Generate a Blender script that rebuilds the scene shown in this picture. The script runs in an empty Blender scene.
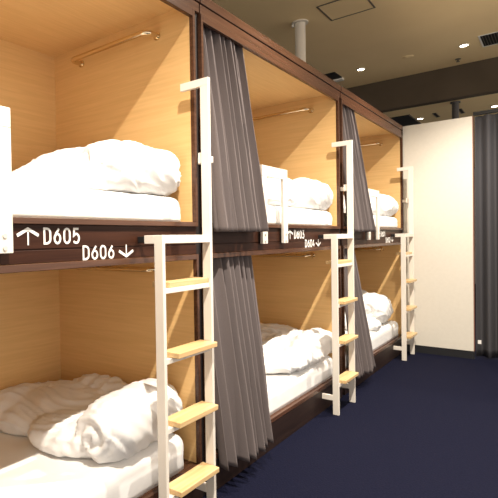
import bpy, bmesh, math, random
from mathutils import Vector, Matrix, noise
S = bpy.context.scene
COL = S.collection
PI = math.pi

# ------------------------------------------------------------------ materials
def mat(name, color, rough=.5, spec=.5, metal=0.0):
    m = bpy.data.materials.new(name); m.use_nodes = True
    b = m.node_tree.nodes['Principled BSDF']
    b.inputs['Base Color'].default_value = (*color, 1)
    b.inputs['Roughness'].default_value = rough
    b.inputs['Metallic'].default_value = metal
    b.inputs['Specular IOR Level'].default_value = spec
    return m

def noisy(name, c1, c2, scale, vec=(1, 1, 1), rough=.5, spec=.5, bump=0.0, detail=4, lo=.35, hi=.65, metal=0.0, bscale=None):
    """two-colour procedural material: noise stretched by vec on object coordinates"""
    m = mat(name, c1, rough, spec, metal)
    nt = m.node_tree; n = nt.nodes; L = nt.links
    b = n['Principled BSDF']
    tc = n.new('ShaderNodeTexCoord'); mp = n.new('ShaderNodeMapping')
    mp.inputs['Scale'].default_value = vec
    L.new(tc.outputs['Object'], mp.inputs['Vector'])
    t = n.new('ShaderNodeTexNoise'); t.inputs['Scale'].default_value = scale; t.inputs['Detail'].default_value = detail
    t.inputs['Distortion'].default_value = .3
    L.new(mp.outputs[0], t.inputs['Vector'])
    r = n.new('ShaderNodeValToRGB')
    r.color_ramp.elements[0].position = lo; r.color_ramp.elements[0].color = (*c1, 1)
    r.color_ramp.elements[1].position = hi; r.color_ramp.elements[1].color = (*c2, 1)
    L.new(t.outputs['Fac'], r.inputs['Fac']); L.new(r.outputs['Color'], b.inputs['Base Color'])
    if bump:
        bp = n.new('ShaderNodeBump'); bp.inputs['Strength'].default_value = bump; bp.inputs['Distance'].default_value = .004
        src = t
        if bscale:
            src = n.new('ShaderNodeTexNoise'); src.inputs['Scale'].default_value = bscale
            L.new(tc.outputs['Object'], src.inputs['Vector'])
        L.new(src.outputs['Fac'], bp.inputs['Height']); L.new(bp.outputs[0], b.inputs['Normal'])
    return m

M = {}
LW1, LW2 = (.65, .418, .175), (.71, .465, .205)
M['wood_back'] = noisy('light wood grain along bed', LW1, LW2, 5, (6, .6, 16), .42, .35)
M['wood_side'] = noisy('light wood grain across bed', LW1, LW2, 5, (.6, 6, 16), .42, .35)
M['wood_ceil'] = noisy('light wood ceiling grain', LW1, LW2, 5, (16, .6, 6), .42, .35)
M['walnut'] = noisy('dark walnut', (.027, .0088, .0044), (.046, .0165, .0085), 3, (9, .8, 22), .45, .15)
M['walnut_post'] = noisy('dark walnut upright', (.027, .0088, .0044), (.046, .0165, .0085), 3, (22, 22, .8), .36, .5)
M['walnut_lip'] = noisy('reddish walnut edge', (.060, .0255, .0140), (.092, .041, .0225), 3, (9, .8, 22), .27, .35)
M['plinth'] = noisy('dark plinth board', (.016, .009, .0075), (.026, .014, .011), 3, (9, .8, 22), .45, .2)
M['gap'] = mat('dark filler board', (.014, .009, .008), .6, .3)
M['sheet'] = noisy('white cotton sheet', (.745, .735, .72), (.78, .77, .755), 6, (1, 1, 1), .85, .2, bump=.08, bscale=60)
M['duvet'] = noisy('white cotton duvet', (.745, .735, .72), (.78, .77, .755), 5, (1, 1, 1), .85, .2, bump=.10, bscale=45)
M['steel'] = mat('cream painted steel', (.72, .665, .585), .42, .4)
M['oak'] = noisy('light laminated rubberwood', (.52, .335, .150), (.63, .445, .225), 3, (16, 1.2, 16), .38, .45)
M['chrome'] = mat('polished brass-tinted chrome', (.72, .60, .42), .12, .5, 1.0)
M['bolt'] = mat('bolt steel', (.72, .68, .62), .35, .5, .6)
M['sign'] = mat('white sign lettering', (.82, .80, .76), .5, .3)
M['track'] = mat('black curtain track', (.012, .011, .011), .5, .4)
M['curtain'] = noisy('grey mauve curtain cloth', (.158, .133, .130), (.170, .143, .140), 220, (1, 1, .6), .9, .15, bump=.1)
M['dark_curtain'] = noisy('charcoal curtain cloth', (.052, .050, .055), (.058, .056, .061), 220, (1, 1, .6), .75, .3, bump=.1)
M['tag'] = mat('white cloth tag', (.8, .78, .74), .8)
M['carpet'] = noisy('navy carpet', (.0030, .0036, .0125), (.0050, .0058, .0185), 90, (1, 1, 1), .95, .1, bump=.6, detail=6)
M['ceiling'] = noisy('beige ceiling board', (.80, .61, .33), (.83, .64, .35), 1.5, (1, 1, 1), .8, .2)
M['bulkhead'] = noisy('dark painted bulkhead', (.085, .065, .045), (.10, .078, .055), 2, (1, 1, 1), .8, .2)
M['wall'] = noisy('cream panel', (.64, .60, .52), (.66, .62, .54), 30, (1, 1, 1), .6, .3)
M['farwall'] = noisy('grey far wall', (.42, .40, .38), (.45, .43, .41), 2, (1, 1, 1), .8, .2)
M['edge'] = mat('brown edge band', (.20, .09, .06), .5)
M['base'] = mat('black baseboard', (.010, .010, .012), .5)
M['pipe_w'] = mat('white painted pole', (.70, .64, .54), .5)
M['pipe_d'] = mat('dark grey pole', (.07, .065, .065), .45)
M['black'] = mat('black void', (.008, .008, .008), .7)
M['white_pl'] = mat('white plastic', (.80, .77, .70), .45)
M['trimgrey'] = mat('dark aluminium trim', (.13, .11, .085), .4, .5, .3)
def emis(name, col, st):
    m = mat(name, (1, 1, 1)); b = m.node_tree.nodes['Principled BSDF']
    b.inputs['Emission Color'].default_value = (*col, 1); b.inputs['Emission Strength'].default_value = st
    return m
M['lamp'] = emis('lit downlight', (1, .93, .8), 18)

# ------------------------------------------------------------------ helpers
def tag(o, label=None, cat=None, group=None, kind=None):
    if label: o['label'] = label
    if cat: o['category'] = cat
    if group: o['group'] = group
    if kind: o['kind'] = kind
    return o
def empty(name, loc):
    o = bpy.data.objects.new(name, None); COL.objects.link(o); o.location = loc
    o.empty_display_size = .1
    return o
class MB:
    def __init__(s): s.bm = bmesh.new()
    def box(s, a, b, bev=0.0, seg=2):
        t = bmesh.new()
        bmesh.ops.create_cube(t, size=1)
        c = [(a[i]+b[i])/2 for i in range(3)]; d = [abs(b[i]-a[i]) for i in range(3)]
        for v in t.verts: v.co = Vector((c[0]+v.co.x*d[0], c[1]+v.co.y*d[1], c[2]+v.co.z*d[2]))
        if bev:
            bev = min(bev, min(d)*.45)
            bmesh.ops.bevel(t, geom=list(t.edges), offset=bev, segments=seg, affect='EDGES', profile=.5)
        me = bpy.data.meshes.new('tmp'); t.to_mesh(me); t.free(); s.bm.from_mesh(me); bpy.data.meshes.remove(me)
        return s
    def cyl(s, p, q, r, n=20, r2=None):
        p, q = Vector(p), Vector(q); d = q-p
        mx = Matrix.Translation((p+q)/2) @ d.to_track_quat('Z', 'Y').to_matrix().to_4x4()
        bmesh.ops.create_cone(s.bm, cap_ends=True, segments=n, radius1=r, radius2=r if r2 is None else r2, depth=d.length, matrix=mx)
        return s
    def tube(s, pts, r, n=14):
        pts = [Vector(p) for p in pts]; rings = []
        for i, p in enumerate(pts):
            d = (pts[min(i+1, len(pts)-1)]-pts[max(i-1, 0)]).normalized()
            q = d.to_track_quat('Z', 'Y')
            rings.append([s.bm.verts.new(p+q @ Vector((r*math.cos(2*PI*k/n), r*math.sin(2*PI*k/n), 0))) for k in range(n)])
        for a, b in zip(rings, rings[1:]):
            for k in range(n): s.bm.faces.new((a[k], a[(k+1) % n], b[(k+1) % n], b[k]))
        s.bm.faces.new(rings[0][::-1]); s.bm.faces.new(rings[-1])
        return s
    def ribbon(s, pts, w, x0=0.0, th=.0012):
        """flat stroke in the y-z plane facing +x"""
        P = [Vector(p) for p in pts]; n = len(P); closed = (P[0]-P[-1]).length < 1e-6
        if closed: P = P[:-1]; n -= 1
        row = []
        for i in range(n):
            a = P[(i-1) % n] if closed or i > 0 else None
            b = P[(i+1) % n] if closed or i < n-1 else None
            if a is None: d1 = d2 = (b-P[i]).normalized()
            elif b is None: d1 = d2 = (P[i]-a).normalized()
            else: d1 = (P[i]-a).normalized(); d2 = (b-P[i]).normalized()
            n1 = Vector((-d1.y, d1.x)); n2 = Vector((-d2.y, d2.x)); m = (n1+n2)
            if m.length < 1e-4: m = n1
            m.normalize(); k = w/2/max(.35, m.dot(n1))
            l, r = P[i]+m*k, P[i]-m*k
            row.append([s.bm.verts.new((x, q.x, q.y)) for x in (x0, x0+th) for q in (l, r)])
        idx = list(zip(range(n), range(1, n))) + ([(n-1, 0)] if closed else [])
        for i, j in idx:
            A, B = row[i], row[j]
            s.bm.faces.new((A[2], A[3], B[3], B[2])); s.bm.faces.new((A[1], A[0], B[0], B[1]))
            s.bm.faces.new((A[0], A[2], B[2], B[0])); s.bm.faces.new((A[3], A[1], B[1], B[3]))
        if not closed:
            A, B = row[0], row[-1]
            s.bm.faces.new((A[0], A[1], A[3], A[2])); s.bm.faces.new((B[1], B[0], B[2], B[3]))
        return s
    def build(s, name, m, parent=None, smooth=False):
        bmesh.ops.recalc_face_normals(s.bm, faces=list(s.bm.faces))
        me = bpy.data.meshes.new(name); s.bm.to_mesh(me); s.bm.free()
        me.materials.append(m)
        if smooth:
            for p in me.polygons: p.use_smooth = True
            try: me.set_sharp_from_angle(angle=R(40))
            except Exception: pass
        o = bpy.data.objects.new(name, me); COL.objects.link(o)
        if parent: o.parent = parent
        return o
def R(a): return math.radians(a)
def box(name, a, b, m, parent=None, bev=0.0): return MB().box(a, b, bev).build(name, m, parent)
def copy_tree(o, parent=None):
    c = o.copy(); COL.objects.link(c); c.parent = parent
    for ch in list(o.children): copy_tree(ch, c)
    return c
def struct(o): o['kind'] = 'structure'; return o

# ------------------------------------------------------------------ setting
HC, HL, YB = 3.5, 3.09, 7.64         # main ceiling, lower ceiling, bulkhead position
struct(box('floor', (-6, -3, -.1), (4, 16, 0), M['carpet']))
cl = struct(box('ceiling', (-6, -3, HC), (4, YB+.15, HC+.1), M['ceiling']))
struct(box('trim_1', (-6, YB, HL), (4, YB+.15, HC), M['bulkhead']))
struct(box('ceiling_low', (-6, YB+.15, HL), (4, 16, HL+.1), M['ceiling']))
struct(box('wall_left', (-6.1, -3, 0), (-6, 16, HC), M['farwall']))
struct(box('wall_far', (-6, 16, 0), (4, 16.1, HC), M['farwall']))
WY = 6.335
w = MB().box((.002, WY, .085), (.652, WY+.045, 2.565)).build('wall_end', M['wall']); struct(w)
struct(box('trim_2', (.652, WY, .085), (.660, WY+.045, 2.565), M['edge']))
struct(box('baseboard_end', (.002, WY+.004, 0), (.658, WY+.045, .085), M['base']))

# ------------------------------------------------------------------ bunk pods
D_ = -.023
def front_frame(z0, z1, zb, zt_):
    """front frame of one opening: two uprights and a lintel, inner faces flush with the panels"""
    m = MB()
    m.box((D_, .040, zb), (0, .058, zt_), .002)
    m.box((D_, 2.080, zb), (0, 2.098, zt_), .002)
    m.box((D_, .058, z1), (0, 2.080, zt_), .002)
    if z0 > zb: m.box((D_, .058, zb), (0, 2.080, z0), .002)
    return m
def clothes_rail(z, parent):
    r = .0145
    pts = []
    def arc(cx, cy, a0, a1, rad):
        for k in range(7):
            a = R(a0+(a1-a0)*k/6); pts.append((cx+rad*math.cos(a), cy+rad*math.sin(a), z))
    xa, xb, yw, off, rad = -.80, -.225, 2.076, .085, .035
    pts.append((xa, yw, z)); arc(xa+rad, yw-off+rad, 180, 270, rad); arc(xb-rad, yw-off+rad, 270, 360, rad); pts.append((xb, yw, z))
    o = MB().tube(pts, r).build('clothes_rail', M['chrome'], parent, True)
    for x in (xa, xb):
        MB().cyl((x, 2.072, z), (x, 2.0798, z), .021).build('rail_flange', M['chrome'], o, True)
    return o
def make_bunk():
    root = empty('sleeping_pod', (0, 0, 0))
    box('plinth', (-1.05, .04, .001), (-.002, 2.098, .165), M['plinth'], root)
    box('bed_deck', (-1.05, .058, .165), (-.024, 2.08, .192), M['walnut_lip'], root)
    front_frame(.192, 1.224, .165, 1.25).build('front_frame', M['walnut_lip'], root)
    box('back_panel', (-1.07, .058, .192), (-1.05, 2.08, 1.30), M['wood_back'], root)
    box('side_panel', (-1.07, .045, .192), (-.024, .058, 1.30), M['wood_side'], root)
    box('side_panel', (-1.07, 2.080, .192), (-.024, 2.096, 1.30), M['wood_side'], root)
    box('ceiling_panel', (-1.05, .058, 1.285), (-.024, 2.08, 1.30), M['wood_ceil'], root)
    # fascia between the decks: two boards with a groove, under the ledge
    f = MB()
    f.box((-.036, .04, 1.251), (-.014, 2.098, 1.297), .0015)
    f.box((-.036, .04, 1.301), (-.014, 2.098, 1.388), .0015)
    f.box((-.036, .045, 1.29), (-.02, 2.09, 1.305))
    f.build('fascia_panel', M['walnut'], root)
    box('upper_deck', (-1.05, .058, 1.36), (-.025, 2.08, 1.392), M['wood_back'], root)
    front_frame(1.411, 2.432, 1.388, 2.470).build('front_frame', M['walnut_lip'], root)
    box('back_panel', (-1.07, .058, 1.392), (-1.05, 2.08, 2.515), M['wood_back'], root)
    box('side_panel', (-1.07, .045, 1.392), (-.024, .058, 2.515), M['wood_side'], root)
    box('side_panel', (-1.07, 2.080, 1.392), (-.024, 2.096, 2.515), M['wood_side'], root)
    box('ceiling_panel', (-1.05, .058, 2.50), (-.024, 2.08, 2.515), M['wood_ceil'], root)
    c = MB()
    c.box((-.05, .04, 2.4705), (-.006, 2.145, 2.518), .0015)
    c.box((-.05, .04, 2.522), (.0, 2.145, 2.572), .003)
    c.box((-.05, .045, 2.51), (-.016, 2.14, 2.53))
    c.build('cornice', M['walnut_lip'], root)
    box('roof_panel', (-1.07, .045, 2.515), (-.051, 2.095, 2.555), M['walnut'], root)
    box('filler_post', (-1.0, 2.099, .001), (-.022, 2.1545, 2.47), M['gap'], root)
    box('curtain_track', (-.062, .062, 2.484), (-.040, 2.058, 2.4995), M['track'], root)
    box('curtain_track', (-.062, .062, 1.269), (-.040, 2.058, 1.2845), M['track'], root)
    clothes_rail(2.395, root)
    clothes_rail(1.172, root)
    return root
BY = [0.0, 2.115, 4.235]
pod = make_bunk()
pods = [pod] + [copy_tree(pod) for _ in range(2)]
pod_labels = ['nearest two-storey light wood sleeping pod with dark walnut front, marked D605 and D606',
              'middle two-storey light wood sleeping pod with walnut front, marked D603 and D604',
              'farthest two-storey light wood sleeping pod with walnut front, next to the white partition wall']
for p, y, l in zip(pods, BY, pod_labels):
    p.location = (0, y, 0); tag(p, l, 'bunk bed', 'two-storey sleeping pods')

# lettering ---------------------------------------------------------
def arcp(cx, cy, rx, ry, a0, a1, n=10):
    return [(cx+rx*math.cos(R(a0+(a1-a0)*k/n)), cy+ry*math.sin(R(a0+(a1-a0)*k/n))) for k in range(n+1)]
GW = .56
GL = {
 'D': [[(0, 0), (0, 1), (.22, 1)] + arcp(.22, .70, .34, .30, 90, 0)[1:] + arcp(.22, .30, .34, .30, 0, -90) + [(0, 0)]],
 '0': [arcp(.28, .70, .28, .30, 180, 0) + arcp(.28, .30, .28, .30, 0, -180) + [(0, .70)]],
 '6': [arcp(.28, .32, .28, .32, 180, 540, 26), [(.43, 1.0), (.15, .66), (.035, .44)]],
 '5': [[(.52, 1), (.06, 1), (.03, .53), (.14, .60)] + arcp(.27, .32, .29, .32, 95, -90, 14) + [(.10, .03), (.0, .12)]],
 '3': [[(.02, 1), (.52, 1), (.24, .60)] + arcp(.25, .31, .31, .31, 85, -90, 14) + [(.10, .03), (0, .12)]],
 '4': [[(.30, 1), (0, .26), (.58, .26)], [(.42, .52), (.42, 0)]],
 '1': [[(.08, .78), (.30, 1), (.30, 0)]],
 '2': [arcp(.28, .72, .26, .28, 175, -25, 12) + [(0, 0), (.56, 0)]],
}
def sign(text, y0, y1, z0, z1, parent, x=-.0138):
    h = z1-z0; sw = h*.135
    n = len(text); adv = (y1-y0)/(n-1+.76); gw = adv*.76-sw
    m = MB()
    for i, ch in enumerate(text):
        for q, st in enumerate(GL[ch]):
            pts = [(y0+sw/2+i*adv+px/GW*gw, z0+sw/2+pz*(h-sw)) for px, pz in st]
            m.ribbon(pts, sw, x+.0003*q)
    return m.build('room_number', M['sign'], parent)
def arrow(y0, y1, z0, z1, up, parent, x=-.0138):
    c = (y0+y1)/2; m = MB(); t = .0095; hh = (y1-y0)/2
    tip, tail, wing = (z1, z0, z1-hh*.62) if up else (z0, z1, z0+hh*.62)
    s = 1 if up else -1
    m.ribbon([(y0, wing), (c, tip-s*t*.6), (y1, wing)], t*1.15, x)
    m.ribbon([(c, tip-s*t*1.6), (c, tail)], t*.6, x+.0003)
    return m.build('direction_arrow', M['sign'], parent)
texts = [('D605', 'D606'), ('D603', 'D604'), ('D601', 'D602')]
for i, p in enumerate(pods):
    f = [c for c in p.children if c.name.startswith('fascia_panel')][0]
    dy = [.01, .08, .10][i]
    a = sign(texts[i][0], 1.110+dy, 1.286+dy, 1.316, 1.377, f); a['label'] = 'white lettering reading ' + texts[i][0]
    b = sign(texts[i][1], 1.300+dy, 1.478+dy, 1.252, 1.309, f); b['label'] = 'white lettering reading ' + texts[i][1]
    arrow(.996+dy, 1.088+dy, 1.315, 1.377, True, f)['label'] = 'white arrow pointing up'
    arrow(1.508+dy, 1.598+dy, 1.254, 1.308, False, f)['label'] = 'white arrow pointing down'

# ------------------------------------------------------------------ ladders
def make_ladder():
    r = empty('bunk_ladder', (.1, 1.83, 0))
    O = Vector((.1, 1.83, 0))
    def B(name, a, b, m=M['steel'], bev=.002, parent=r):
        return box(name, Vector(a)-O, Vector(b)-O, m, parent, bev)
    x0, x1 = .080, .124
    B('stile', (x0, 1.635, .001), (x1, 1.655, 1.345))
    B('stile', (x0, 2.007, .001), (x1, 2.027, 2.050))
    B('grab_handle', (-.034, 2.007, 2.050), (x1, 2.027, 2.087))
    B('top_bar', (x0, 1.655, 1.309), (x1, 2.007, 1.345))
    B('wall_bracket', (.026, 1.635, 1.309), (x0, 1.655, 1.345))
    B('wall_bracket', (.050, 2.0275, 1.69), (.079, 2.100, 1.742))
    B('wall_bracket', (.0005, 2.1005, 1.70), (.079, 2.120, 1.732))
    B('mounting_plate', (-.0135, 1.638, 1.314), (.0258, 1.652, 1.341), M['track'])
    B('wall_bracket', (.0005, 1.635, .105), (x0, 1.655, .144))
    B('wall_bracket', (.0005, 2.007, .105), (x0, 2.027, .144))
    zs = [.251, .547, .843, 1.143]
    for k, z in enumerate(zs):
        xa, xb = (.062, .155) if k < 3 else (.016, .113)
        st = B('step', (xa, 1.697, z-.024), (xb, 2.0065, z), M['oak'], .003)
        B('step_support', (x0+.004, 1.655, z-.046), (x1-.006, 2.007, z-.0245), M['steel'], .001)
    return r
lad = make_ladder()
lads = [lad, copy_tree(lad), copy_tree(lad)]
for o, dy, l in zip(lads, (0, 2.112, 4.202), (
        'nearest cream metal ladder with wooden steps, in front of the bed marked D606',
        'middle cream metal ladder with wooden steps, in front of the beds marked D603 and D604',
        'farthest cream metal ladder with wooden steps, beside the white partition wall')):
    o.location = (.1, 1.83+dy, 0); tag(o, l, 'ladder', 'bunk ladders')

# ------------------------------------------------------------------ guard rails
def make_guard():
    r = empty('guard_rail', (0, 0, 1.29))
    W = .362
    MB().box((.001, -W, .4105), (.019, 0, .476), .002).build('top_bar', M['steel'], r)
    for y in (-W+.065, 0):
        l = MB().box((.001, y-.065, 0), (.019, y, .410), .002).build('upright', M['steel'], r)
        for z in (.018, .058):
            MB().cyl((.0185, y-.033, z), (.0225, y-.033, z), .008, 16).build('bolt', M['bolt'], l)
    return r
gd = make_guard()
gds = [gd, copy_tree(gd), copy_tree(gd)]
for o, y, l in zip(gds, (.968, 3.133, 5.285), (
        'cream metal guard rail at the left edge, beside the D605 sign',
        'cream metal guard rail beside the grey curtain, left of the D603 sign',
        'farthest cream metal guard rail, on the upper bed nearest the white partition wall')):
    o.location = (0, y, 1.29); tag(o, l, 'guard rail', 'upper bed guard rails')

# ------------------------------------------------------------------ mattresses
def make_mattress(name, L_, W_, H_, seed):
    bm = bmesh.new(); nx, ny, nz = 26, 60, 7
    V = {}
    def gv(i, j, k):
        if (i, j, k) not in V: V[(i, j, k)] = bm.verts.new((-W_/2+W_*i/nx, -L_/2+L_*j/ny, H_*k/nz))
        return V[(i, j, k)]
    for i in range(nx):
        for j in range(ny):
            bm.faces.new((gv(i, j, nz), gv(i+1, j, nz), gv(i+1, j+1, nz), gv(i, j+1, nz)))
            bm.faces.new((gv(i, j, 0), gv(i, j+1, 0), gv(i+1, j+1, 0), gv(i+1, j, 0)))
    for i in range(nx):
        for k in range(nz):
            bm.faces.new((gv(i, 0, k), gv(i+1, 0, k), gv(i+1, 0, k+1), gv(i, 0, k+1)))
            bm.faces.new((gv(i, ny, k), gv(i, ny, k+1), gv(i+1, ny, k+1), gv(i+1, ny, k)))
    for j in range(ny):
        for k in range(nz):
            bm.faces.new((gv(0, j, k), gv(0, j, k+1), gv(0, j+1, k+1), gv(0, j+1, k)))
            bm.faces.new((gv(nx, j, k), gv(nx, j+1, k), gv(nx, j+1, k+1), gv(nx, j, k+1)))
    rad = .055
    for v in bm.verts:
        p = v.co.copy()
        c = Vector((max(-W_/2+rad, min(W_/2-rad, p.x)), max(-L_/2+rad, min(L_/2-rad, p.y)), min(H_-rad, p.z)))
        d = p-c
        if d.length > 1e-6 and (abs(d.x) > 1e-6)+(abs(d.y) > 1e-6)+(d.z > 1e-6) > 1:
            m_ = max(abs(d.x), abs(d.y), d.z, 1e-6)
            p = c+d.normalized()*rad*(m_/rad if m_ < rad else 1)
        q = Vector((p.x*3+seed, p.y*3, p.z*5))
        out = Vector((p.x/(W_/2), p.y/(L_/2), 0))
        edge = max(abs(p.x)/(W_/2), abs(p.y)/(L_/2))
        wr = 1-abs(noise.noise(Vector(((p.y+p.z*.9)*13+seed, p.z*2.5, seed+p.x*2))))
        if edge > .93: p += Vector((0.006*math.copysign(wr**3-.5, p.x) if abs(p.x) > .9*W_/2 else 0,
                                    0.005*math.copysign(wr**3-.5, p.y) if abs(p.y) > .95*L_/2 else 0, 0))
        p.z += (.002*noise.noise(q)+.0015*noise.noise(q*2.7)-.0025)*(v.co.z/H_)
        v.co = p
    bmesh.ops.recalc_face_normals(bm, faces=list(bm.faces))
    me = bpy.data.meshes.new(name); bm.to_mesh(me); bm.free()
    for p in me.polygons: p.use_smooth = True
    me.materials.append(M['sheet'])
    o = bpy.data.objects.new(name, me); COL.objects.link(o)
    return o
UP0, LO0 = 1.4115, .1925
UPH, LOH = .130, .17
bedname = [('D605', 'D606'), ('D603', 'D604'), ('D601', 'D602')]
ml = [('white sheeted mattress on the nearest upper bed, above the D605 sign',
       'white sheeted mattress on the nearest lower bed, in the bottom left corner'),
      ('white sheeted mattress on the middle upper bed, above the D603 sign',
       'white sheeted mattress on the middle lower bed, right of the long grey curtain'),
      ('white sheeted mattress on the farthest upper bed, near the white partition',
       'white sheeted mattress on the farthest lower bed, near the white partition')]
for i in range(3):
    o = make_mattress('mattress', 1.95, .98, UPH, 3+i); o.location = (-.53, BY[i]+1.06+(.02 if i else 0), UP0 if i >= 0 else 0)
    tag(o, ml[i][0], 'mattress', 'mattresses')
    o = make_mattress('mattress', 1.94, .99, LOH, 11+i); o.location = (-.53, BY[i]+1.05, LO0)
    tag(o, ml[i][1], 'mattress', 'mattresses')

# ------------------------------------------------------------------ duvets
def ellipsoid(bm, c, r, rot=(0, 0, 0), power=1.0):
    from mathutils import Euler
    e = Euler([R(a) for a in rot]).to_matrix()
    res = bmesh.ops.create_uvsphere(bm, u_segments=36, v_segments=22, radius=1)
    for v in res['verts']:
        p = v.co
        if power != 1.0:
            p = Vector([math.copysign(abs(k)**power, k) for k in p])
        v.co = Vector(c) + e @ Vector((p.x*r[0], p.y*r[1], p.z*r[2]))
def capsule(bm, a, b, ra, rb, sq=.62):
    """rounded roll from a to b"""
    a, b = Vector(a), Vector(b); d = b-a
    q = d.to_track_quat('Z', 'Y')
    res = bmesh.ops.create_uvsphere(bm, u_segments=40, v_segments=30, radius=1)
    hl = d.length/2
    for v in res['verts']:
        p = v.co.copy()
        z = p.z; rr = math.hypot(p.x, p.y)
        rr2 = rr**sq if rr > 0 else 0
        z2 = math.copysign(abs(z)**sq, z)
        k = ra+(rb-ra)*(z2+1)/2
        s = (rr2/rr) if rr > 1e-6 else 0
        v.co = (a+b)/2 + q @ Vector((p.x*s*k, p.y*s*k, z2*hl))
def make_duvet(blobs, seed, ztop, base, spiral=None, wr=1.0, it=5, vox=.013):
    """blobs in coordinates: x -1..0 (pod), y 0..2.06 along the bed, z above the mattress top"""
    bm = bmesh.new()
    for b in blobs:
        if b[0] == 'e': ellipsoid(bm, *b[1:])
        else: capsule(bm, *b[1:])
    me = bpy.data.meshes.new('tmp'); bm.to_mesh(me); bm.free()
    t = bpy.data.objects.new('tmp', me); COL.objects.link(t)
    rm = t.modifiers.new('r', 'REMESH'); rm.mode = 'VOXEL'; rm.voxel_size = vox
    sm = t.modifiers.new('s', 'SMOOTH'); sm.factor = .5; sm.iterations = it
    dg = bpy.context.evaluated_depsgraph_get(); dg.update()
    out = bpy.data.meshes.new_from_object(t.evaluated_get(dg))
    bpy.data.objects.remove(t); bpy.data.meshes.remove(me)
    bm = bmesh.new(); bm.from_mesh(out)
    bm.normal_update()
    new = []
    for v in bm.verts:
        p, n = v.co, v.normal
        w1 = noise.noise(Vector((p.x*2.3+seed, p.y*2.3, p.z*2.3)))
        w2 = noise.noise(Vector((p.x*2.1, p.y*2.1+seed, p.z*2.1+7)))
        # soft long folds
        a = (p.x*.75+p.y*.45+p.z*.6)*9+w1*3.2+seed
        b_ = (p.y*.8-p.x*.5)*3+w2*2
        r1 = (1-abs(noise.noise(Vector((a, b_, seed)))))**3
        a2 = (p.y*.8-p.x*.3+p.z*.9)*17+w2*4
        b2 = (p.x*.8+p.y*.2)*5+w1*2
        r2 = (1-abs(noise.noise(Vector((a2, b2, seed+4)))))**4
        lump = noise.noise(Vector((p.x*4.5+seed, p.y*4.5, p.z*4.5+seed)))
        d = wr*(.015*(r1-.45)+.014*(r2-.35)+.008*lump)
        if spiral:
            cx, cy, cz, rad = spiral
            if p.y < cy+.14:
                dx, dz = p.x-cx, p.z-cz
                rr = math.hypot(dx, dz); th = math.atan2(dz, dx)
                k = max(0, -n.y)*max(0, 1-rr/(rad*1.5))
                d += .020*k*math.sin(2*PI*rr/.055-th)
        new.append(p+n*d)
    for v, q in zip(bm.verts, new):
        v.co = Vector((max(-1.045, q.x), min(2.074, q.y), q.z))
        if v.co.z < 0: v.co.z = 0.0006*0
    bmesh.ops.dissolve_degenerate(bm, dist=1e-5, edges=list(bm.edges))
    for v in bm.verts:
        v.co -= Vector((-.5, 1.6, 0))
    bm.to_mesh(out); bm.free()
    for p in out.polygons: p.use_smooth = True
    out.materials.clear(); out.materials.append(M['duvet'])
    out.name = 'duvet'
    o = bpy.data.objects.new('duvet', out); COL.objects.link(o)
    o.location = (-.5, base+1.6, ztop)
    return o
upA = [('c', (-.165, 1.50, .112), (-.145, 2.06, .110), .122, .126, .5),
       ('e', (-.46, 1.76, .10), (.34, .32, .135)),
       ('e', (-.38, 1.62, .05), (.34, .32, .115), (0, 0, 10)),
       ('e', (-.45, 1.34, .012), (.34, .32, .060)),
       ('e', (-.75, 1.82, .09), (.28, .24, .12))]
loA = [('c', (-.135, 1.46, .118), (-.175, 2.055, .122), .140, .138, .55),
       ('e', (-.34, 1.56, .055), (.25, .16, .085), (0, 0, 20)),
       ('e', (-.60, 1.80, .045), (.46, .30, .115), (0, 0, 6)),
       ('e', (-.85, 1.80, .03), (.22, .28, .105)),
       ('e', (-.62, 1.66, .04), (.42, .18, .080), (0, 0, 14)),
       ('e', (-.93, 1.66, .04), (.20, .30, .095)),
       ('e', (-.75, 1.62, .03), (.26, .20, .08), (0, 0, 10)),
       ('e', (-.52, 1.97, .085), (.34, .11, .11), (0, 0, -8))]
upB = [('c', (-.16, 1.55, .118), (-.14, 2.07, .108), .128, .120, .55),
       ('e', (-.50, 1.72, .12), (.38, .34, .15)),
       ('e', (-.48, 1.25, .06), (.42, .42, .10))]
upC = [('c', (-.16, 1.55, .118), (-.14, 2.07, .108), .128, .118, .55),
       ('e', (-.50, 1.68, .11), (.38, .36, .14)),
       ('e', (-.48, 1.20, .05), (.42, .42, .09))]
loB = [('c', (-.10, 1.28, .060), (-.14, 1.74, .085), .085, .115),
       ('c', (-.16, 1.60, .088), (-.125, 2.07, .095), .115, .115, .55),
       ('e', (-.34, 1.28, .05), (.34, .26, .085), (0, 0, 24)),
       ('e', (-.46, 1.64, .05), (.46, .42, .12)),
       ('e', (-.72, 1.10, .03), (.30, .50, .10)),
       ('e', (-.55, 1.92, .09), (.42, .15, .12))]
loC = [('c', (-.20, 1.42, .16), (-.22, 1.95, .15), .175, .160),
       ('e', (-.45, 1.60, .17), (.32, .32, .20)),
       ('e', (-.60, 1.30, .08), (.34, .46, .15)),
       ('e', (-.26, 1.25, .04), (.22, .22, .08))]
dl = [(upA, 'puffy white duvet folded on the nearest upper bed, above the D605 sign', UP0+UPH, 0, 2.0, (-.20, 1.40, .12, .13)),
      (loA, 'rolled white duvet on the nearest lower bed, under the D606 sign', LO0+LOH, 0, 5.0, (-.135, 1.35, .118, .135)),
      (upB, 'white duvet folded on the middle upper bed, behind the guard rail', UP0+UPH, 1, 8.0, None),
      (loB, 'white duvet spread loosely on the middle lower bed', LO0+LOH, 1, 12.0, None),
      (upC, 'white duvet folded on the farthest upper bed', UP0+UPH, 2, 15.0, None),
      (loC, 'white duvet heaped in a tall roll on the farthest lower bed', LO0+LOH, 2, 19.0, (-.20, 1.30, .16, .17))]
for bl, lab, zt, i, sd, sp in dl:
    o = make_duvet(bl, sd, zt+.0015, BY[i], sp)
    tag(o, lab, 'duvet', 'white duvets')

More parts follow.
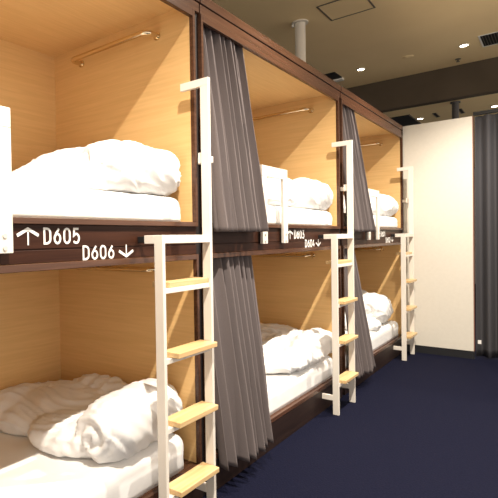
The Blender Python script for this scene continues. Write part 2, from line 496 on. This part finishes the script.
# ------------------------------------------------------------------ curtains
def make_curtain(top, bot, zt, zb, n, seed, m, amp=(.030, .042), nu=220, nv=44, curve=1.0):
    """top/bot = (x, y0, y1)"""
    rnd = random.Random(seed)
    bm = bmesh.new(); rows = []
    ph = [rnd.uniform(-.5, .5) for _ in range(n+3)]; am = [rnd.uniform(.6, 1.25) for _ in range(n+3)]
    ox, oy, oz = bot[0], (bot[1]+bot[2])/2, zb
    for j in range(nv+1):
        t = j/nv; te = t**curve; row = []
        for i in range(nu+1):
            s = i/nu
            x = top[0]+(bot[0]-top[0])*te
            y0 = top[1]+(bot[1]-top[1])*te; y1 = top[2]+(bot[2]-top[2])*te
            u = s*n; k = int(u); f = u-k
            pv = ph[k]*(1-f)+ph[k+1]*f; av = am[k]*(1-f)+am[k+1]*f
            a = (amp[0]+(amp[1]-amp[0])*t)*av
            ang = 2*PI*u+pv*2.0+.5*math.sin(t*2.5+k)
            wob = .006*noise.noise(Vector((s*9+seed, t*3, seed)))*(t+.2)
            xx = x+a*(math.sin(ang)+.28*math.sin(2*ang+pv*3)+.10*math.sin(3*ang+k))+wob
            yy = y0+(y1-y0)*(s+.10/n*math.sin(2*ang)*0+ .22/n*math.cos(ang)*(.5+.5*t))
            zz = zt+(zb-zt)*t - .0*s
            row.append(bm.verts.new((xx-ox, yy-oy, zz-oz)))
        rows.append(row)
    for a, b in zip(rows, rows[1:]):
        for i in range(nu): bm.faces.new((a[i], a[i+1], b[i+1], b[i]))
    me = bpy.data.meshes.new('curtain'); bm.to_mesh(me); bm.free()
    for p in me.polygons: p.use_smooth = True
    me.materials.append(m)
    o = bpy.data.objects.new('curtain', me); COL.objects.link(o); o.location = (ox, oy, oz)
    sol = o.modifiers.new('thick', 'SOLIDIFY'); sol.thickness = .0015; sol.offset = 0
    return o
def hem(o, top_, bot_, *a): pass
def curtain_with_hem(*a, label, **k):
    o = make_curtain(*a, **k)
    tag(o, label, 'curtain', 'grey bed curtains')
    return o
curtain_with_hem((-.062, 2.185, 2.675), (.058, 2.195, 2.715), 2.482, 1.362, 9, 1, M['curtain'],
                 label='grey pleated curtain of the middle upper bed, beside the nearest ladder')
curtain_with_hem((-.062, 2.185, 2.715), (.066, 2.20, 2.72), 1.267, .14, 8, 2, M['curtain'], amp=(.032, .050),
                 label='long grey pleated curtain of the middle lower bed, hanging almost to the floor')
curtain_with_hem((-.062, 4.305, 4.70), (.055, 4.32, 4.88), 2.482, 1.364, 9, 3, M['curtain'],
                 label='grey pleated curtain of the farthest upper bed, behind the middle ladder')
curtain_with_hem((-.062, 4.305, 4.66), (.062, 4.33, 4.83), 1.267, .14, 8, 4, M['curtain'],
                 label='grey pleated curtain of the farthest lower bed, behind the middle ladder')

# charcoal curtain at the end of the aisle (runs across, along x)
def cross_curtain(x0, x1, y, zt, zb, n, seed):
    rnd = random.Random(seed); bm = bmesh.new(); rows = []; nu, nv = n*22, 30
    ph = [rnd.uniform(-.6, .6) for _ in range(n+3)]; am = [rnd.uniform(.5, 1.3) for _ in range(n+3)]
    for j in range(nv+1):
        t = j/nv; row = []
        for i in range(nu+1):
            s = i/nu; u = s*n; k = int(u); f = u-k
            pv = ph[k]*(1-f)+ph[k+1]*f; av = am[k]*(1-f)+am[k+1]*f
            row.append(bm.verts.new(((x1-x0)*(s-.5), .035*av*(.7+.3*t)*math.sin(2*PI*u+pv*2), (zt-zb)*(1-t))))
        rows.append(row)
    for a, b in zip(rows, rows[1:]):
        for i in range(nu): bm.faces.new((a[i], a[i+1], b[i+1], b[i]))
    me = bpy.data.meshes.new('dark_curtain'); bm.to_mesh(me); bm.free()
    for p in me.polygons: p.use_smooth = True
    me.materials.append(M['dark_curtain'])
    o = bpy.data.objects.new('dark_curtain', me); COL.objects.link(o); o.location = ((x0+x1)/2, y, zb)
    sol = o.modifiers.new('thick', 'SOLIDIFY'); sol.thickness = .002; sol.offset = 0
    return o
dc = cross_curtain(.664, 2.35, 6.435, 2.575, .02, 13, 7)
tag(dc, 'charcoal floor-length curtain across the aisle, right of the white partition wall', 'curtain')
box('cloth_tag', (-.825, -.046, .14), (-.795, -.043, .18), M['tag'], dc)['label'] = 'small white cloth tag'
tr = box('curtain_rail', (-.9, -.02, 0), (.9, .02, .035), M['track']); tr.location = (1.55, 6.45, 2.59)
MB().cyl((-.6, 0, .035), (-.6, 0, HC-2.59), .008).build('hanger_rod', M['track'], tr)
MB().cyl((.6, 0, .035), (.6, 0, HC-2.59), .008).build('hanger_rod', M['track'], tr)
tag(tr, 'black rail from which the charcoal curtain hangs', 'curtain rail')

# ------------------------------------------------------------------ ceiling fittings
def ring(m, r0, r1, z0, z1, n=40):
    vs = []
    for k in range(n):
        a = 2*PI*k/n; c, s_ = math.cos(a), math.sin(a)
        vs.append([m.bm.verts.new((r*c, r*s_, z)) for r, z in ((r0, z0), (r1, z0), (r1, z1), (r0, z1))])
    for k in range(n):
        A, B = vs[k], vs[(k+1) % n]
        for q in range(4): m.bm.faces.new((A[q], A[(q+1) % 4], B[(q+1) % 4], B[q]))
LAMPCOL = (1.0, .91, .79)
def downlight(x, y, z, label, energy, size=120, r=.038):
    e = empty('downlight', (x, y, z))
    m = MB(); ring(m, r, r+.014, -.008, -.0003); m.build('trim_ring', M['white_pl'], e)
    MB().cyl((0, 0, -.004), (0, 0, -.0005), r-.001, 32).build('diffuser', M['lamp'], e)
    tag(e, label, 'ceiling light', 'round ceiling downlights')
    if energy:
        l = bpy.data.lights.new('downlight_beam', 'SPOT'); l.energy = energy; l.color = LAMPCOL
        l.spot_size = R(size); l.spot_blend = .75; l.shadow_soft_size = .025
        lo = bpy.data.objects.new('downlight_beam', l); COL.objects.link(lo); lo.location = (x, y, z-.035)
    return e
E0 = 500
downlight(1.1, .80, HC, 'recessed round downlight over the aisle opposite the nearest pod', E0, 130)
downlight(1.1, 2.90, HC, 'recessed round downlight over the aisle opposite the middle pod', E0, 130)
downlight(1.1, 5.00, HC, 'recessed round downlight over the aisle opposite the farthest pod', E0, 130)
downlight(.518, 6.89, HC, 'lit round downlight near the black ceiling grille, right of the smoke detector', 120)
downlight(-.597, 6.90, HC, 'lit round downlight in the beige ceiling, left of the smoke detector', 120)
downlight(.664, 8.54, HL, 'lit round downlight in the low ceiling above the charcoal curtain', 110, 100)
downlight(-.252, 8.60, HL, 'lit round downlight in the low ceiling above the white partition wall', 110, 100)

# access hatch
h = empty('access_hatch', (-.166, 4.945, HC))
m = MB(); a, b_, t = .205, .205, .014
m.box((-a, -b_, -.005), (a, -b_+t, -.0003)); m.box((-a, b_-t, -.005), (a, b_, -.0003))
m.box((-a, -b_+t, -.005), (-a+t, b_-t, -.0003)); m.box((a-t, -b_+t, -.005), (a, b_-t, -.0003))
m.build('frame', M['trimgrey'], h)
box('hatch_panel', (-a+t, -b_+t, -.003), (a-t, b_-t, -.0003), M['ceiling'], h)
tag(h, 'square ceiling access hatch with dark metal frame', 'hatch')
# grille
g = empty('ceiling_grille', (.80, 6.90, HC))
m = MB(); gx0, gx1, gy0, gy1 = -.115, .36, -.20, .20
m.box((gx0-.016, gy0-.016, -.006), (gx1+.016, gy0, -.0003)); m.box((gx0-.016, gy1, -.006), (gx1+.016, gy1+.016, -.0003))
m.box((gx0-.016, gy0, -.006), (gx0, gy1, -.0003)); m.box((gx1, gy0, -.006), (gx1+.016, gy1, -.0003))
m.build('frame', M['white_pl'], g)
box('backing', (gx0, gy0, -.0015), (gx1, gy1, -.0003), M['black'], g)
for k in range(17):
    x = gx0+.026*(k+.6)
    if x < gx1-.01: box('slat', (x, gy0, -.006), (x+.005, gy1, -.0016), M['trimgrey'], g)
tag(g, 'black slatted air grille in the beige ceiling at the right edge', 'air grille')
# smoke detector, sprinkler
s = empty('smoke_detector', (-.044, 6.85, HC))
MB().cyl((0, 0, -.008), (0, 0, -.0003), .060, 32, .066).build('base', M['ceiling'], s, True)
MB().cyl((0, 0, -.014), (0, 0, -.0082), .030, 32, .045).build('sensor_cap', M['ceiling'], s, True)
tag(s, 'flat round smoke detector between the two lit downlights', 'smoke detector')
s = empty('sprinkler_head', (.394, 7.377, HC))
MB().cyl((0, 0, -.005), (0, 0, -.0003), .032, 24).build('escutcheon', M['trimgrey'], s)
MB().cyl((0, 0, -.03), (0, 0, -.0052), .009, 12).build('nozzle', M['trimgrey'], s)
MB().cyl((0, 0, -.034), (0, 0, -.0302), .020, 16).build('deflector', M['trimgrey'], s)
tag(s, 'tiny dark sprinkler head near the edge of the beige ceiling', 'sprinkler')
# dark opening with a white flap
s = empty('ceiling_vent', (-.98, 6.93, HC))
box('opening', (-.09, -.17, -.012), (.10, .11, -.0003), M['black'], s)
box('flap', (-.02, .115, -.03), (.10, .20, -.0005), M['white_pl'], s)
tag(s, 'small black ceiling vent with a white flap just above the pod roofs', 'vent')
s = empty('ceiling_vent', (-.50, 8.75, HL))
box('opening', (-.30, -.55, -.010), (.18, .55, -.0003), M['black'], s)
m = MB(); m.box((-.315, -.565, -.012), (-.30, .565, -.0003)); m.box((.18, -.565, -.012), (.195, .565, -.0003))
m.build('frame', M['trimgrey'], s)
tag(s, 'large black vent in the low ceiling, behind the top left of the white partition', 'vent')
for x, l in ((-.03, 'thin dark slot diffuser in the low ceiling, left of the dark pole'), (.28, 'thin dark slot diffuser in the low ceiling, right of the dark pole')):
    s = empty('slot_diffuser', (x, 8.53, HL))
    box('slot', (-.016, -.16, -.004), (.016, .16, -.0003), M['black'], s)
    m = MB(); m.box((-.024, -.17, -.006), (-.016, .17, -.0003)); m.box((.016, -.17, -.006), (.024, .17, -.0003))
    m.build('frame', M['trimgrey'], s)
    tag(s, l, 'slot diffuser', 'slot diffusers')
# poles
p = empty('support_pole', (-.615, 4.96, 2.5555))
MB().cyl((0, 0, 0), (0, 0, HC-2.5555-.016), .050, 32).build('shaft', M['pipe_w'], p, True)
MB().cyl((0, 0, HC-2.5555-.0155), (0, 0, HC-2.5555-.0005), .078, 32).build('flange', M['pipe_w'], p, True)
MB().cyl((-.066, -.02, HC-2.5555-.04), (-.066, -.02, HC-2.5555-.016), .012, 16).build('flange_bolt', M['white_pl'], p, True)
tag(p, 'white round pole rising from the pod roofs to the ceiling', 'pole')
p = empty('column', (.295, 7.88, 0))
MB().cyl((0, 0, .001), (0, 0, HL-.016), .040, 24).build('shaft', M['pipe_d'], p, True)
MB().cyl((0, 0, HL-.0155), (0, 0, HL-.0005), .060, 24).build('flange', M['pipe_d'], p, True)
tag(p, 'dark grey round column behind the white partition wall', 'column')

# ------------------------------------------------------------------ world, camera
W = bpy.data.worlds.new('World'); S.world = W; W.use_nodes = True
bg = W.node_tree.nodes['Background']; bg.inputs[0].default_value = (1, .91, .82, 1); bg.inputs[1].default_value = 1.2

yaw, pitch, roll = .7286, -.0165, -.0188
f, px = 493.336, 124.0
cy, sy = math.cos(yaw), math.sin(yaw)
fw = Vector((-sy*math.cos(pitch), cy*math.cos(pitch), math.sin(pitch)))
r0 = Vector((cy, sy, 0)); u0 = r0.cross(fw)
c, s = math.cos(roll), math.sin(roll)
rv = c*r0+s*u0; uv = -s*r0+c*u0
cam = bpy.data.cameras.new('Camera'); co = bpy.data.objects.new('Camera', cam); COL.objects.link(co)
cam.sensor_fit = 'HORIZONTAL'; cam.sensor_width = 36; cam.lens = f*36/498; cam.shift_x = (249-px)/498
cam.clip_start = .05
mx = Matrix((rv, uv, -fw)).transposed().to_4x4(); mx.translation = Vector((1.3692, 0, 1.3239))
co.matrix_world = mx
S.camera = co
S.view_settings.view_transform = 'Standard'; S.view_settings.look = 'None'
S.view_settings.gamma = 1; S.view_settings.exposure = 0.27; S.view_settings.use_curve_mapping = False
S.cycles.max_bounces = 10; S.cycles.diffuse_bounces = 6
